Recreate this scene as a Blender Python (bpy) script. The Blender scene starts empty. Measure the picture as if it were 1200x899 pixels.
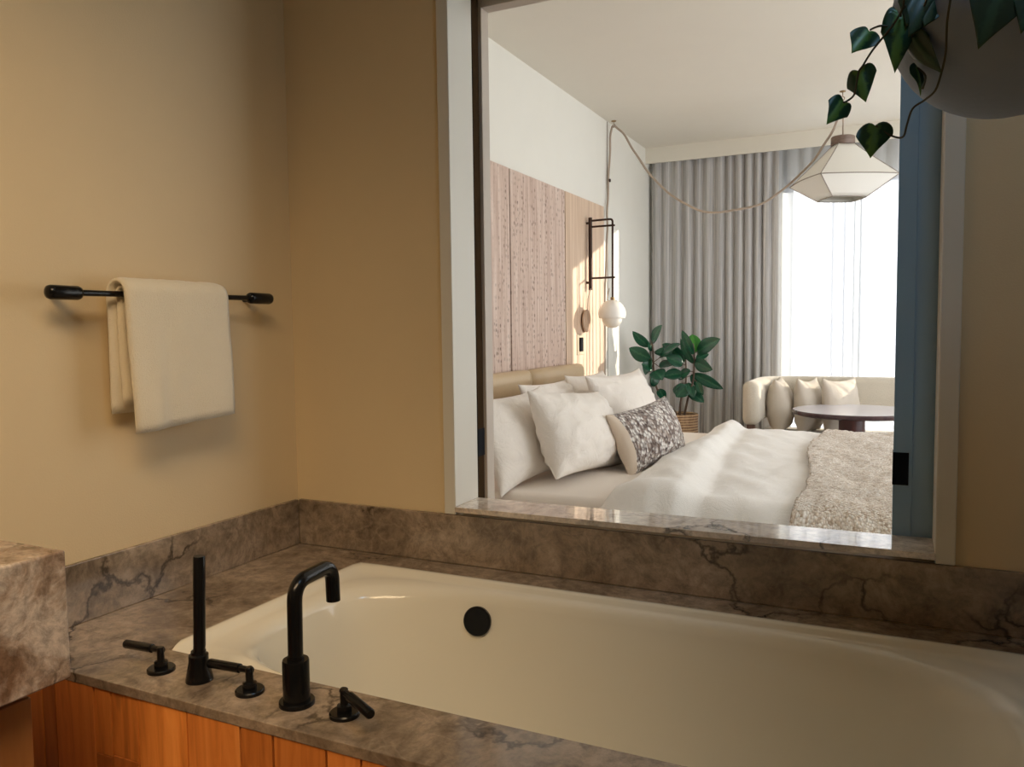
import bpy, bmesh, math, random
from mathutils import Vector, Matrix, noise
PI = math.pi
random.seed(7)
sc = bpy.context.scene
COL = sc.collection
V = Vector

# ------------------------------------------------------------------ helpers
def link(name, me, mat=None, parent=None, smooth=False, loc=None):
    o = bpy.data.objects.new(name, me)
    COL.objects.link(o)
    if mat is not None:
        for m in (mat if isinstance(mat, (list, tuple)) else [mat]):
            me.materials.append(m)
    if smooth:
        for p in me.polygons:
            p.use_smooth = True
    if loc is not None:
        o.location = loc
    if parent is not None:
        o.parent = parent
        o.matrix_parent_inverse = Matrix.Translation(-parent.location)
    return o

def obj(name, bm, mat=None, parent=None, smooth=False, angle=None):
    bmesh.ops.recalc_face_normals(bm, faces=bm.faces[:])
    me = bpy.data.meshes.new(name)
    bm.to_mesh(me); bm.free()
    o = link(name, me, mat, parent, smooth or angle is not None)
    if angle is not None:
        me.set_sharp_from_angle(angle=math.radians(angle))
    return o

def tag(o, label=None, cat=None, group=None, kind=None):
    if label: o['label'] = label
    if cat: o['category'] = cat
    if group: o['group'] = group
    if kind: o['kind'] = kind
    return o

def thing(name, label, cat, loc=(0, 0, 0), group=None):
    o = bpy.data.objects.new(name, None)
    COL.objects.link(o)
    o.location = loc
    o.empty_display_size = .05
    return tag(o, label, cat, group)

def box(bm, x0, x1, y0, y1, z0, z1, bev=0, seg=2):
    vs = [bm.verts.new((x, y, z)) for x in (x0, x1) for y in (y0, y1) for z in (z0, z1)]
    F = [(0,1,3,2), (4,6,7,5), (0,4,5,1), (2,3,7,6), (0,2,6,4), (1,5,7,3)]
    fs = [bm.faces.new([vs[i] for i in f]) for f in F]
    if bev:
        es = list({e for f in fs for e in f.edges})
        bmesh.ops.bevel(bm, geom=es, offset=bev, segments=seg, affect='EDGES', profile=.5)
    return fs

def bx(*a, **k):
    bm = bmesh.new(); box(bm, *a, **k); return bm

def frame_of(d):
    d = d.normalized()
    u = V((0, 0, 1)) if abs(d.z) < .9 else V((1, 0, 0))
    a = d.cross(u).normalized(); b = d.cross(a).normalized()
    return a, b

def smooth_path(pts, n=6):
    pts = [V(p) for p in pts]
    out = []
    for i in range(len(pts) - 1):
        p0 = pts[max(i-1, 0)]; p1 = pts[i]; p2 = pts[i+1]; p3 = pts[min(i+2, len(pts)-1)]
        for k in range(n):
            t = k / n
            out.append(.5 * ((2*p1) + (p2-p0)*t + (2*p0-5*p1+4*p2-p3)*t*t + (3*p1-p0-3*p2+p3)*t**3))
    out.append(pts[-1])
    return out

def round_path(pts, r, n=8):
    """straight legs with rounded corners"""
    pts = [V(p) for p in pts]
    out = [pts[0]]
    for i in range(1, len(pts)-1):
        a = (pts[i-1]-pts[i]).normalized(); b = (pts[i+1]-pts[i]).normalized()
        p, q = pts[i]+a*r, pts[i]+b*r
        for k in range(n+1):
            t = k/n
            out.append(p*(1-t)**2 + pts[i]*2*t*(1-t) + q*t*t)
    out.append(pts[-1])
    return out

def tube(bm, pts, r, n=12, caps=True, radii=None):
    pts = [V(p) for p in pts]
    rings = []
    a = None
    for i, p in enumerate(pts):
        d = (pts[min(i+1, len(pts)-1)] - pts[max(i-1, 0)]).normalized()
        if a is None:
            a, b = frame_of(d)
        else:
            a = (a - d*a.dot(d)).normalized(); b = d.cross(a)
        rr = radii[i] if radii else r
        rings.append([bm.verts.new(p + (a*math.cos(2*PI*k/n) + b*math.sin(2*PI*k/n))*rr) for k in range(n)])
    for i in range(len(rings)-1):
        for k in range(n):
            bm.faces.new((rings[i][k], rings[i][(k+1) % n], rings[i+1][(k+1) % n], rings[i+1][k]))
    if caps:
        bm.faces.new(rings[0][::-1]); bm.faces.new(rings[-1])
    return bm

def lathe(bm, prof, c=(0, 0, 0), n=32, axis='z', cap=True):
    """prof: list of (r, h); axis vector along h"""
    c = V(c)
    ax = {'z': V((0,0,1)), 'y': V((0,1,0)), 'x': V((1,0,0))}[axis] if isinstance(axis, str) else V(axis).normalized()
    a, b = frame_of(ax)
    rings = []
    for r, h in prof:
        if r < 1e-6:
            rings.append([bm.verts.new(c + ax*h)])
        else:
            rings.append([bm.verts.new(c + ax*h + (a*math.cos(2*PI*k/n)+b*math.sin(2*PI*k/n))*r) for k in range(n)])
    for R, Q in zip(rings, rings[1:]):
        if len(R) == 1 and len(Q) == 1: continue
        for k in range(n):
            if len(R) == 1: bm.faces.new((R[0], Q[(k+1) % n], Q[k]))
            elif len(Q) == 1: bm.faces.new((R[k], R[(k+1) % n], Q[0]))
            else: bm.faces.new((R[k], R[(k+1) % n], Q[(k+1) % n], Q[k]))
    if cap:
        if len(rings[0]) > 1: bm.faces.new(rings[0][::-1])
        if len(rings[-1]) > 1: bm.faces.new(rings[-1])
    return bm

def nz(p, s=1.0, o=0.0):
    return noise.noise(V((p[0]*s+o, p[1]*s+o*1.7, p[2]*s-o)))

def fbm(p, s=1.0, o=0.0, oct=3):
    v = 0; a = 1
    for i in range(oct):
        v += a*nz(p, s*2**i, o+i*3.1); a *= .5
    return v

def grid(bm, nu, nv, fn, closed_u=False, uvl=None):
    vs = [[bm.verts.new(fn(i/(nu if closed_u else nu-1), j/(nv-1))) for j in range(nv)] for i in range(nu)]
    for i in range(nu if closed_u else nu-1):
        for j in range(nv-1):
            i2 = (i+1) % nu
            f = bm.faces.new((vs[i][j], vs[i2][j], vs[i2][j+1], vs[i][j+1]))
            if uvl is not None:
                uv = [(i/(nu-1), j/(nv-1)), ((i+1)/(nu-1), j/(nv-1)), ((i+1)/(nu-1), (j+1)/(nv-1)), (i/(nu-1), (j+1)/(nv-1))]
                for l, c in zip(f.loops, uv): l[uvl].uv = c
    return vs

def sstep(a, b, x):
    t = min(1, max(0, (x-a)/(b-a))); return t*t*(3-2*t)

# ------------------------------------------------------------------ materials
class N:
    def __init__(s, name):
        s.m = bpy.data.materials.new(name); s.m.use_nodes = True
        s.t = s.m.node_tree
        s.b = s.t.nodes['Principled BSDF']; s.out = s.t.nodes['Material Output']
    def n(s, typ, **k):
        nd = s.t.nodes.new(typ)
        for a, v in k.items():
            if a in nd.inputs: nd.inputs[a].default_value = v
            else: setattr(nd, a, v)
        return nd
    def l(s, a, b): s.t.links.new(a, b)
    def coord(s, kind='Object', scale=(1, 1, 1), rot=(0, 0, 0)):
        tc = s.n('ShaderNodeTexCoord'); mp = s.n('ShaderNodeMapping')
        mp.inputs['Scale'].default_value = scale; mp.inputs['Rotation'].default_value = rot
        s.l(tc.outputs[kind], mp.inputs['Vector']); return mp.outputs['Vector']
    def noise(s, vec, scale, detail=4, rough=.55, dist=0):
        nd = s.n('ShaderNodeTexNoise'); nd.inputs['Scale'].default_value = scale
        nd.inputs['Detail'].default_value = detail; nd.inputs['Roughness'].default_value = rough
        nd.inputs['Distortion'].default_value = dist
        s.l(vec, nd.inputs['Vector']); return nd.outputs['Fac']
    def ramp(s, fac, stops, interp='LINEAR'):
        nd = s.n('ShaderNodeValToRGB'); cr = nd.color_ramp; cr.interpolation = interp
        while len(cr.elements) < len(stops): cr.elements.new(.5)
        for e, (p, c) in zip(cr.elements, stops):
            e.position = p; e.color = (c, c, c, 1) if isinstance(c, (int, float)) else (*c, 1)
        s.l(fac, nd.inputs['Fac']); return nd.outputs['Color']
    def mix(s, fac, a, b, mode='MIX'):
        nd = s.n('ShaderNodeMix', data_type='RGBA', blend_type=mode)
        for i, v in ((0, fac), (6, a), (7, b)):
            if isinstance(v, bpy.types.NodeSocket): s.l(v, nd.inputs[i])
            elif i == 0: nd.inputs[0].default_value = v
            else: nd.inputs[i].default_value = (*v, 1)
        return nd.outputs[2]
    def math(s, op, a, b=0.0, clamp=False):
        nd = s.n('ShaderNodeMath', operation=op, use_clamp=clamp)
        for i, v in ((0, a), (1, b)):
            if isinstance(v, bpy.types.NodeSocket): s.l(v, nd.inputs[i])
            else: nd.inputs[i].default_value = v
        return nd.outputs[0]
    def bump(s, h, strength=.2, dist=.01):
        nd = s.n('ShaderNodeBump'); nd.inputs['Strength'].default_value = strength
        nd.inputs['Distance'].default_value = dist
        s.l(h, nd.inputs['Height']); s.l(nd.outputs['Normal'], s.b.inputs['Normal'])
    def set(s, **k):
        for a, v in k.items():
            key = {'rough': 'Roughness', 'metal': 'Metallic', 'col': 'Base Color', 'spec': 'Specular IOR Level',
                   'sheen': 'Sheen Weight', 'coat': 'Coat Weight', 'sss': 'Subsurface Weight'}[a]
            if isinstance(v, bpy.types.NodeSocket): s.l(v, s.b.inputs[key])
            elif key == 'Base Color': s.b.inputs[key].default_value = (*v, 1)
            else: s.b.inputs[key].default_value = v
        return s

def m_plain(name, col, rough=.5, metal=0, var=.06, nscale=6, bump=0, bscale=60, spec=.5):
    s = N(name); v = s.coord()
    f = s.noise(v, nscale, 3)
    a = tuple(c*(1-var) for c in col); b = tuple(min(1, c*(1+var)) for c in col)
    s.set(col=s.mix(f, a, b), rough=rough, metal=metal, spec=spec)
    if bump: s.bump(s.noise(v, bscale, 3), bump, .004)
    return s.m

def m_marble(name, base=(.26, .20, .145), light=(.41, .325, .25), dark=(.135, .10, .072), vein=(.03, .022, .016), rough=.13, scale=1.0, ior=1.5, st=(.32, .47, .66)):
    s = N(name); v = s.coord(scale=(scale, scale, scale))
    w = s.n('ShaderNodeTexNoise'); w.inputs['Scale'].default_value = 5; w.inputs['Detail'].default_value = 5
    s.l(v, w.inputs['Vector'])
    wc = s.mix(.12, (0, 0, 0), w.outputs['Color'])
    add = s.n('ShaderNodeVectorMath', operation='ADD'); s.l(v, add.inputs[0]); s.l(wc, add.inputs[1])
    vv = add.outputs[0]
    big = s.ramp(s.noise(vv, 5.5, 8, .65), [(st[0], dark), (st[1], base), (st[2], light)])
    fine = s.ramp(s.noise(vv, 34, 6, .75), [(.35, .62), (.62, 1.2)])
    c = s.mix(1.0, big, fine, 'MULTIPLY')
    # light crack network
    vo = s.n('ShaderNodeTexVoronoi', feature='DISTANCE_TO_EDGE'); vo.inputs['Scale'].default_value = 13
    s.l(vv, vo.inputs['Vector'])
    m1 = s.ramp(vo.outputs['Distance'], [(0, 1), (.035, 0)])
    gate = s.ramp(s.noise(v, 4, 2), [(.48, 0), (.6, 1)])
    c = s.mix(s.math('MULTIPLY', m1, s.math('MULTIPLY', gate, .15)), c, tuple(min(1, x*1.35) for x in light))
    # long dark veins
    w2 = s.n('ShaderNodeTexNoise'); w2.inputs['Scale'].default_value = 3.2; w2.inputs['Detail'].default_value = 6
    w2.inputs['Roughness'].default_value = .6
    s.l(v, w2.inputs['Vector'])
    wc2 = s.mix(.35, (0, 0, 0), w2.outputs['Color'])
    add2 = s.n('ShaderNodeVectorMath', operation='ADD'); s.l(v, add2.inputs[0]); s.l(wc2, add2.inputs[1])
    vo2 = s.n('ShaderNodeTexVoronoi', feature='DISTANCE_TO_EDGE'); vo2.inputs['Scale'].default_value = 4.2
    s.l(add2.outputs[0], vo2.inputs['Vector'])
    m2 = s.ramp(vo2.outputs['Distance'], [(0, 1), (.012, .7), (.03, 0)])
    gate2 = s.ramp(s.noise(v, 2.6, 3), [(.46, 0), (.56, 1)])
    c = s.mix(s.math('MULTIPLY', m2, s.math('MULTIPLY', gate2, .85)), c, vein)
    s.set(col=c, rough=rough, spec=.5); s.b.inputs['IOR'].default_value = ior
    return s.m

def m_planks():
    s = N('reclaimed_wood'); 
    at = s.n('ShaderNodeAttribute', attribute_name='plank')
    v = s.coord(scale=(14, 14, 1.1))
    off = s.n('ShaderNodeVectorMath', operation='ADD'); s.l(v, off.inputs[0])
    cmb = s.n('ShaderNodeCombineXYZ'); s.l(s.math('MULTIPLY', at.outputs['Fac'], 37.0), cmb.inputs[2]); s.l(cmb.outputs[0], off.inputs[1])
    g = s.noise(off.outputs[0], 3.0, 7, .62, .6)
    c = s.ramp(g, [(.22, (.40, .125, .024)), (.5, (.66, .245, .055)), (.78, (.80, .35, .10))])
    tone = s.ramp(at.outputs['Fac'], [(0, (.62, .52, .45)), (.35, (1.2, 1.08, 1)), (.6, (.85, .74, .66)), (1, (1.4, 1.32, 1.2))])
    c = s.mix(1.0, c, tone, 'MULTIPLY')
    vo = s.n('ShaderNodeTexVoronoi'); vo.inputs['Scale'].default_value = 9
    s.l(s.coord(scale=(1, 1, .55)), vo.inputs['Vector'])
    kn = s.ramp(vo.outputs['Distance'], [(.05, 1), (.11, 0)])
    stain = s.ramp(s.noise(s.coord(scale=(1, 1, .25)), 9, 4), [(.62, 0), (.78, 1)])
    c = s.mix(s.math('MULTIPLY', s.math('MAXIMUM', kn, stain), .8), c, (.07, .025, .01))
    s.set(col=c, rough=.42)
    s.bump(g, .15, .004)
    return s.m

def m_fabric(name, col, var=.1, scale=500, bump=.25, rough=.9, sheen=.2, wr=0, wrs=14):
    s = N(name); v = s.coord()
    f = s.noise(v, scale, 2)
    big = s.noise(v, 5, 3)
    a = tuple(c*(1-var) for c in col); b = tuple(min(1, c*(1+var)) for c in col)
    s.set(col=s.mix(s.math('MULTIPLY', s.math('ADD', f, big), .5), a, b), rough=rough, sheen=sheen, spec=.2)
    h = s.math('MULTIPLY', f, .25)
    if wr:
        h = s.math('ADD', h, s.math('MULTIPLY', s.noise(s.coord(scale=(1, .6, .8)), wrs, 4, .6, 1.2), wr))
    s.bump(h, bump, .01)
    return s.m

def m_weave(name, c1, c2, sx=120, sz=120, bump=.6, dist=.01, axes=(0, 1)):
    """chunky woven cloth: two crossing bands broken by noise"""
    s = N(name); tc = s.n('ShaderNodeTexCoord')
    sp = s.n('ShaderNodeSeparateXYZ'); s.l(tc.outputs['UV'], sp.inputs[0])
    a = s.math('SINE', s.math('MULTIPLY', sp.outputs[0], sx)); b = s.math('SINE', s.math('MULTIPLY', sp.outputs[1], sz))
    p = s.math('MULTIPLY', a, b)
    nse = s.noise(tc.outputs['Object'], 70, 4, .7)
    streak = s.noise(s.coord(scale=(14, 60, 60)), 3, 4, .7)
    h = s.math('ADD', s.math('MULTIPLY', p, .28), s.math('MULTIPLY', s.math('ADD', nse, streak), .5))
    s.set(col=s.ramp(h, [(.22, c1), (.5, tuple((x+y)/2 for x, y in zip(c1, c2))), (.72, c2)]), rough=.95, spec=.15, sheen=.3)
    s.bump(h, bump, dist)
    return s.m

def m_knots(name, dark, mid, light, su, sv, bump=.9, rnd=1.0, gapw=.75):
    """thick yarn worked in short uneven loops: every loop its own tone, dark where loops meet"""
    s = N(name); tc = s.n('ShaderNodeTexCoord'); mp = s.n('ShaderNodeMapping'); mp.inputs['Scale'].default_value = (su, sv, 1)
    s.l(tc.outputs['UV'], mp.inputs['Vector'])
    vo = s.n('ShaderNodeTexVoronoi'); vo.inputs['Scale'].default_value = 1; vo.inputs['Randomness'].default_value = rnd
    s.l(mp.outputs[0], vo.inputs['Vector'])
    sep = s.n('ShaderNodeSeparateColor'); s.l(vo.outputs['Color'], sep.inputs[0])
    big = s.noise(tc.outputs['Object'], 9, 3)
    tone = s.math('ADD', s.math('MULTIPLY', sep.outputs[0], .7), s.math('MULTIPLY', big, .45))
    c = s.ramp(tone, [(.18, dark), (.42, mid), (.72, light)])
    gap = s.ramp(vo.outputs['Distance'], [(.35, 0), (.75, 1)])
    c = s.mix(s.math('MULTIPLY', gap, gapw), c, dark)
    s.set(col=c, rough=.95, spec=.12, sheen=.25)
    s.bump(s.math('SUBTRACT', s.math('MULTIPLY', sep.outputs[1], .4), vo.outputs['Distance']), bump, .012)
    return s.m

def m_drape():
    s = N('grey_drape_fabric'); v = s.coord(scale=(60, 1, .6))
    st = s.noise(v, 2.2, 4, .6)
    c = s.ramp(st, [(.3, (.36, .35, .35)), (.5, (.53, .515, .505)), (.7, (.70, .685, .665))])
    s.set(col=c, rough=.9, spec=.1, sheen=.2)
    tr = s.n('ShaderNodeBsdfTranslucent'); s.l(c, tr.inputs['Color'])
    mx = s.n('ShaderNodeMixShader'); mx.inputs[0].default_value = .12
    s.l(s.b.outputs[0], mx.inputs[1]); s.l(tr.outputs[0], mx.inputs[2]); s.l(mx.outputs[0], s.out.inputs[0])
    return s.m

def m_sheer():
    """open white voile: light passes straight through the gaps of the weave, less of it the more slantwise it crosses the cloth"""
    s = N('white_voile')
    lw = s.n('ShaderNodeLayerWeight'); lw.inputs['Blend'].default_value = .5
    c = s.math('MAXIMUM', s.math('SUBTRACT', 1.0, lw.outputs['Facing']), .06)
    tfac = s.math('POWER', .30, s.math('DIVIDE', 1.0, c))
    tp = s.n('ShaderNodeBsdfTransparent')
    tl = s.n('ShaderNodeBsdfTranslucent'); tl.inputs['Color'].default_value = (.30, .325, .36, 1)
    df = s.n('ShaderNodeBsdfDiffuse'); df.inputs['Color'].default_value = (.9, .9, .9, 1)
    m1 = s.n('ShaderNodeMixShader'); m1.inputs[0].default_value = .5
    s.l(tl.outputs[0], m1.inputs[1]); s.l(df.outputs[0], m1.inputs[2])
    m2 = s.n('ShaderNodeMixShader'); s.l(tfac, m2.inputs[0]); s.l(m1.outputs[0], m2.inputs[1]); s.l(tp.outputs[0], m2.inputs[2])
    s.l(m2.outputs[0], s.out.inputs[0])
    return s.m

def m_stitched_wood():
    s = N('limed_carved_wood'); v = s.coord()
    g = s.noise(s.coord(scale=(1, 26, 1.2)), 2.0, 6, .6)
    c = s.ramp(g, [(.3, (.46, .33, .27)), (.5, (.60, .46, .385)), (.7, (.72, .60, .53))])
    # columns of small dark nicks
    sp = s.n('ShaderNodeSeparateXYZ'); s.l(v, sp.inputs[0])
    colm = s.ramp(s.noise(s.coord(scale=(0, 11, .35)), 2.0, 2), [(.44, 0), (.58, 1)])
    vo = s.n('ShaderNodeTexVoronoi', feature='F1'); vo.inputs['Scale'].default_value = 1
    vo.inputs['Randomness'].default_value = .55
    s.l(s.coord(scale=(0, 40, 34)), vo.inputs['Vector'])
    nick = s.ramp(vo.outputs['Distance'], [(.22, 1), (.44, 0)])
    br = s.ramp(s.noise(s.coord(scale=(1, 60, 22)), 1.6, 4, .7), [(.40, 0), (.54, 1)])
    fac = s.math('MULTIPLY', s.math('MULTIPLY', nick, br), s.math('ADD', s.math('MULTIPLY', colm, .65), .12), True)
    c = s.mix(fac, c, (.12, .075, .055))
    s.set(col=c, rough=.75, spec=.25)
    s.bump(s.math('SUBTRACT', g, fac), .3, .006)
    return s.m

def m_grain(name, stops, scale=(1, 30, 1.5), rough=.5, sc_=2.0):
    s = N(name); g = s.noise(s.coord(scale=scale), sc_, 6, .6, .3)
    s.set(col=s.ramp(g, stops), rough=rough); s.bump(g, .1, .003); return s.m

def m_leaf(name, edge, mid, streak=.34, rough=.35, trans=.2):
    s = N(name); tc = s.n('ShaderNodeTexCoord'); sp = s.n('ShaderNodeSeparateXYZ'); s.l(tc.outputs['UV'], sp.inputs[0])
    u = s.math('ABSOLUTE', s.math('SUBTRACT', sp.outputs[0], .5))
    ns = s.noise(s.coord(scale=(1, 1, 1)), 90, 3, .6)
    f = s.ramp(s.math('ADD', u, s.math('MULTIPLY', s.math('SUBTRACT', ns, .5), .35)), [(streak*.35, 1), (streak*.8, 0)])
    c = s.mix(f, edge, mid)
    s.set(col=c, rough=rough, spec=.5)
    tr = s.n('ShaderNodeBsdfTranslucent'); s.l(c, tr.inputs['Color'])
    mx = s.n('ShaderNodeMixShader'); mx.inputs[0].default_value = trans
    s.l(s.b.outputs[0], mx.inputs[1]); s.l(tr.outputs[0], mx.inputs[2]); s.l(mx.outputs[0], s.out.inputs[0])
    return s.m

def m_basket():
    s = N('woven_rattan'); tc = s.n('ShaderNodeTexCoord'); sp = s.n('ShaderNodeSeparateXYZ'); s.l(tc.outputs['Object'], sp.inputs[0])
    band = s.math('SINE', s.math('MULTIPLY', sp.outputs[2], 330))
    ns = s.noise(s.coord(scale=(60, 60, 20)), 1, 3)
    h = s.math('ADD', s.math('MULTIPLY', band, .3), ns)
    s.set(col=s.ramp(h, [(.2, (.22, .12, .06)), (.7, (.55, .37, .21))]), rough=.7); s.bump(h, .6, .01)
    return s.m

M = {}
M['bath_wall'] = m_plain('bathroom_paint', (.69, .555, .345), .62, bump=.12, bscale=260, var=.03)
M['bed_wall'] = m_plain('bedroom_paint', (.78, .765, .70), .75, bump=.08, bscale=260, var=.02)
M['ceil'] = m_plain('ceiling_paint', (.71, .665, .58), .8, bump=.05, bscale=200, var=.02)
M['valance'] = m_plain('bulkhead_paint', (.74, .70, .61), .75, var=.02)
M['trim'] = m_plain('trim_paint', (.70, .675, .60), .35, var=.02)
M['marble'] = m_marble('brown_marble')
M['sillstone'] = m_marble('bright_reflection_sill_marble', base=(.66, .57, .49), light=(.80, .72, .64), dark=(.48, .39, .31), rough=.06, ior=2.3)  # same marble, lightened so bright reflections are painted into its base
M['marble_v'] = m_marble('brown_marble_counter', base=(.38, .29, .225), light=(.56, .48, .41), dark=(.20, .125, .08), scale=1.9, st=(.38, .48, .56))
M['planks'] = m_planks()
M['tub'] = m_plain('white_enamel', (.74, .705, .60), .12, var=.01)
M['black'] = m_plain('matte_black_metal', (.012, .012, .013), .22, .5, var=.1)
M['blackp'] = m_plain('black_plate', (.008, .009, .012), .7, 0, spec=.08)
M['towel'] = m_fabric('cream_terry', (.80, .72, .56), .08, 420, .9, .95, .5)
M['panel'] = m_plain('haze_blue_lacquer', (.26, .40, .53), .45, var=.03)  # lens haze over the grey panel, painted in as blue
M['panel2'] = m_plain('haze_blue_lacquer_inset', (.30, .45, .59), .45, var=.03)  # inset carries the same painted haze blue
M['rearjamb'] = m_plain('taupe_jamb', (.55, .48, .41), .5, var=.02)
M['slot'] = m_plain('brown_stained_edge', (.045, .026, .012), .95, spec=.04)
M['stitched'] = m_stitched_wood()
M['pine'] = m_grain('pale_pine', [(.3, (.52, .36, .25)), (.5, (.64, .47, .34)), (.72, (.74, .58, .44))], (1, 22, .7), .55)
M['dark_gap'] = m_plain('dark_shadow_strip', (.05, .04, .035), .8)
M['leather'] = m_plain('tan_leather', (.56, .42, .255), .38, bump=.25, bscale=140, var=.06)
M['linen'] = m_fabric('white_linen', (.91, .885, .845), .03, 400, .35, .9, .2, 1.0, 16)
M['pillow'] = m_fabric('white_pillowcase', (.87, .81, .74), .03, 400, .55, .9, .2, 2.2, 11)
M['sheet'] = m_fabric('white_sheet', (.84, .765, .69), .02, 400, .2, .9, .1, .6, 7)
M['bedbase'] = m_fabric('bed_base_fabric', (.50, .42, .33), .08, 300, .3)
M['throw'] = m_knots('chunky_beige_weave', (.43, .32, .23), (.76, .65, .53), (.95, .90, .83), 105, 640, .5, gapw=.4)
M['lumbar'] = m_knots('brown_boucle_weave', (.10, .065, .055), (.40, .31, .26), (.90, .86, .81), 46, 22, 1.0, .85)
M['lumbar_side'] = m_fabric('beige_canvas', (.66, .55, .44), .06, 300, .3)
M['drape'] = m_drape()
M['sheer'] = m_sheer()
M['boucle'] = m_fabric('cream_boucle', (.62, .56, .46), .16, 130, .8, .95, .4)
M['cush'] = m_fabric('oatmeal_linen', (.60, .53, .44), .08, 250, .4, .95, .2, .6, 12)
M['darkwood'] = m_grain('dark_red_walnut', [(.3, (.045, .013, .014)), (.7, (.12, .035, .03))], (8, 8, 1), .32)
M['tabletop'] = m_grain('dark_table_top', [(.3, (.05, .03, .035)), (.7, (.10, .06, .062))], (2, 20, 1), .10)
M['table_reflection'] = m_plain('painted_window_reflection', (.74, .73, .80), .16, var=.04)  # pale window reflection painted onto the dark table's top faces
M['legwood'] = m_grain('walnut_leg', [(.3, (.09, .045, .03)), (.7, (.17, .09, .06))], (20, 20, 1.5), .45)
M['shade'] = m_fabric('white_shade_linen', (.82, .80, .74), .03, 500, .15)
M['piping'] = m_plain('grey_piping', (.30, .265, .225), .8)
M['capwood'] = m_grain('walnut_cap', [(.3, (.13, .085, .065)), (.7, (.23, .16, .12))], (10, 10, 30), .45)
M['cord'] = m_fabric('twisted_jute_cord', (.42, .34, .27), .25, 300, .3)
M['bronze'] = m_plain('dark_bronze', (.05, .027, .018), .38, .7)
M['brass'] = m_plain('aged_brass', (.30, .20, .10), .35, .8)
M['opal'] = m_plain('opal_glass', (.88, .86, .81), .25, var=.01)
M['opal2'] = m_plain('opal_glass_lower', (.80, .77, .70), .35, var=.01)
M['oval'] = m_grain('ash_paddle', [(.3, (.40, .26, .17)), (.7, (.56, .40, .28))], (1, 40, 3), .5)
M['plate'] = m_plain('brass_plate', (.60, .50, .36), .4, .3)
M['concrete'] = m_plain('haze_blue_concrete', (.27, .335, .44), .8, bump=.3, bscale=90, var=.12, nscale=12)  # grey pot, with the blue of lens haze mixed into its colour
M['philo'] = m_leaf('heart_leaf', (.010, .060, .026), (.10, .24, .045), .24, .4, .10)
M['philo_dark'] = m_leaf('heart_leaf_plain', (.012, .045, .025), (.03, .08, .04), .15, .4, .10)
M['vine'] = m_plain('vine_stem', (.055, .05, .025), .6)
M['rubber'] = m_leaf('rubber_leaf', (.012, .085, .045), (.03, .14, .07), .12, .22, .12)
M['rubber_new'] = m_leaf('young_rubber_leaf', (.05, .28, .04), (.12, .42, .07), .2, .25, .3)
M['stem'] = m_plain('plant_stem', (.09, .055, .035), .7)
M['basket'] = m_basket()
M['soil'] = m_plain('potting_soil', (.03, .022, .015), .95, bump=.8, bscale=120)
M['floor_bath'] = m_plain('bathroom_tile', (.34, .30, .25), .4, var=.1)
M['carpet'] = m_fabric('bedroom_carpet', (.46, .41, .35), .1, 300, .5)
M['vanwood'] = m_grain('vanity_oak', [(.3, (.26, .10, .025)), (.7, (.40, .17, .05))], (16, 16, 1), .45)
M['winframe'] = m_plain('window_frame_metal', (.35, .40, .46), .4, .2)
gl = N('window_glass')
gb = gl.n('ShaderNodeBsdfTransparent'); gg = gl.n('ShaderNodeBsdfGlossy'); gg.inputs['Roughness'].default_value = .02
gf = gl.n('ShaderNodeFresnel'); gf.inputs['IOR'].default_value = 1.45
gm = gl.n('ShaderNodeMixShader'); gm.inputs[0].default_value = .05; gl.l(gb.outputs[0], gm.inputs[1]); gl.l(gg.outputs[0], gm.inputs[2])
gl.l(gm.outputs[0], gl.out.inputs[0]); M['glass'] = gl.m

# ------------------------------------------------------------------ setting
def struct(name, bm, mat, parent=None, **k):
    o = obj(name, bm, mat, parent, **k)
    if parent is None: o['kind'] = 'structure'
    return o

BW = -.012           # plaster of the left bathroom wall
XB0, XB1 = -.315, 3.0
YF = 4.80            # window wall
CZ = 2.6
OX0, OX1, OZ0, OZ1 = .511, 1.594, .698, 2.05   # opening in the partition
RX = 2.10            # right bathroom wall

struct('floor', bx(XB0-.12, XB1+.12, -3.0, YF+.12, -.1, 0), M['carpet'])
struct('ceiling', bx(XB0-.12, XB1+.12, -3.0, YF+.12, CZ, CZ+.1), M['ceil'])
struct('wall_left', bx(BW-.1, BW, -3.0, .012, 0, CZ), M['bath_wall'])
struct('wall_right', bx(RX, RX+.1, -3.0, .012, 0, CZ), M['bath_wall'])
struct('wall_rear', bx(BW-.1, RX+.1, -3.1, -3.0, 0, CZ), M['bath_wall'])
struct('wall_bedroom_left', bx(XB0-.1, XB0, .012, YF+.1, 0, CZ), M['bed_wall'])
SY0, SY1, SZ0, SZ1 = .5, 4.2, .25, 2.45
bm = bmesh.new()
box(bm, XB1, XB1+.1, .012, SY0, 0, CZ); box(bm, XB1, XB1+.1, SY1, YF+.1, 0, CZ)
box(bm, XB1, XB1+.1, SY0, SY1, 0, SZ0); box(bm, XB1, XB1+.1, SY0, SY1, SZ1, CZ)
struct('wall_bedroom_right', bm, M['bed_wall'])
bm = bmesh.new()
box(bm, XB1+.02, XB1+.08, SY0, SY1, SZ0, SZ0+.05); box(bm, XB1+.02, XB1+.08, SY0, SY1, SZ1-.05, SZ1)
for y in (SY0, (SY0+SY1)/2-.025, SY1-.05): box(bm, XB1+.02, XB1+.08, y, y+.05, SZ0, SZ1)
wf2 = struct('window_added', bm, M['winframe'])  # side window added out of view to bring fill light into the bedroom
struct('pane', bx(XB1+.045, XB1+.055, SY0+.01, SY1-.01, SZ0+.01, SZ1-.01), M['glass'], wf2)
# unseen wall added outside to keep the sun off the added side window
struct('wall_added_sun_block', bx(XB1+.15, 9.5, YF+.1, YF+.3, -1, 4.5), M['bed_wall'])

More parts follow.
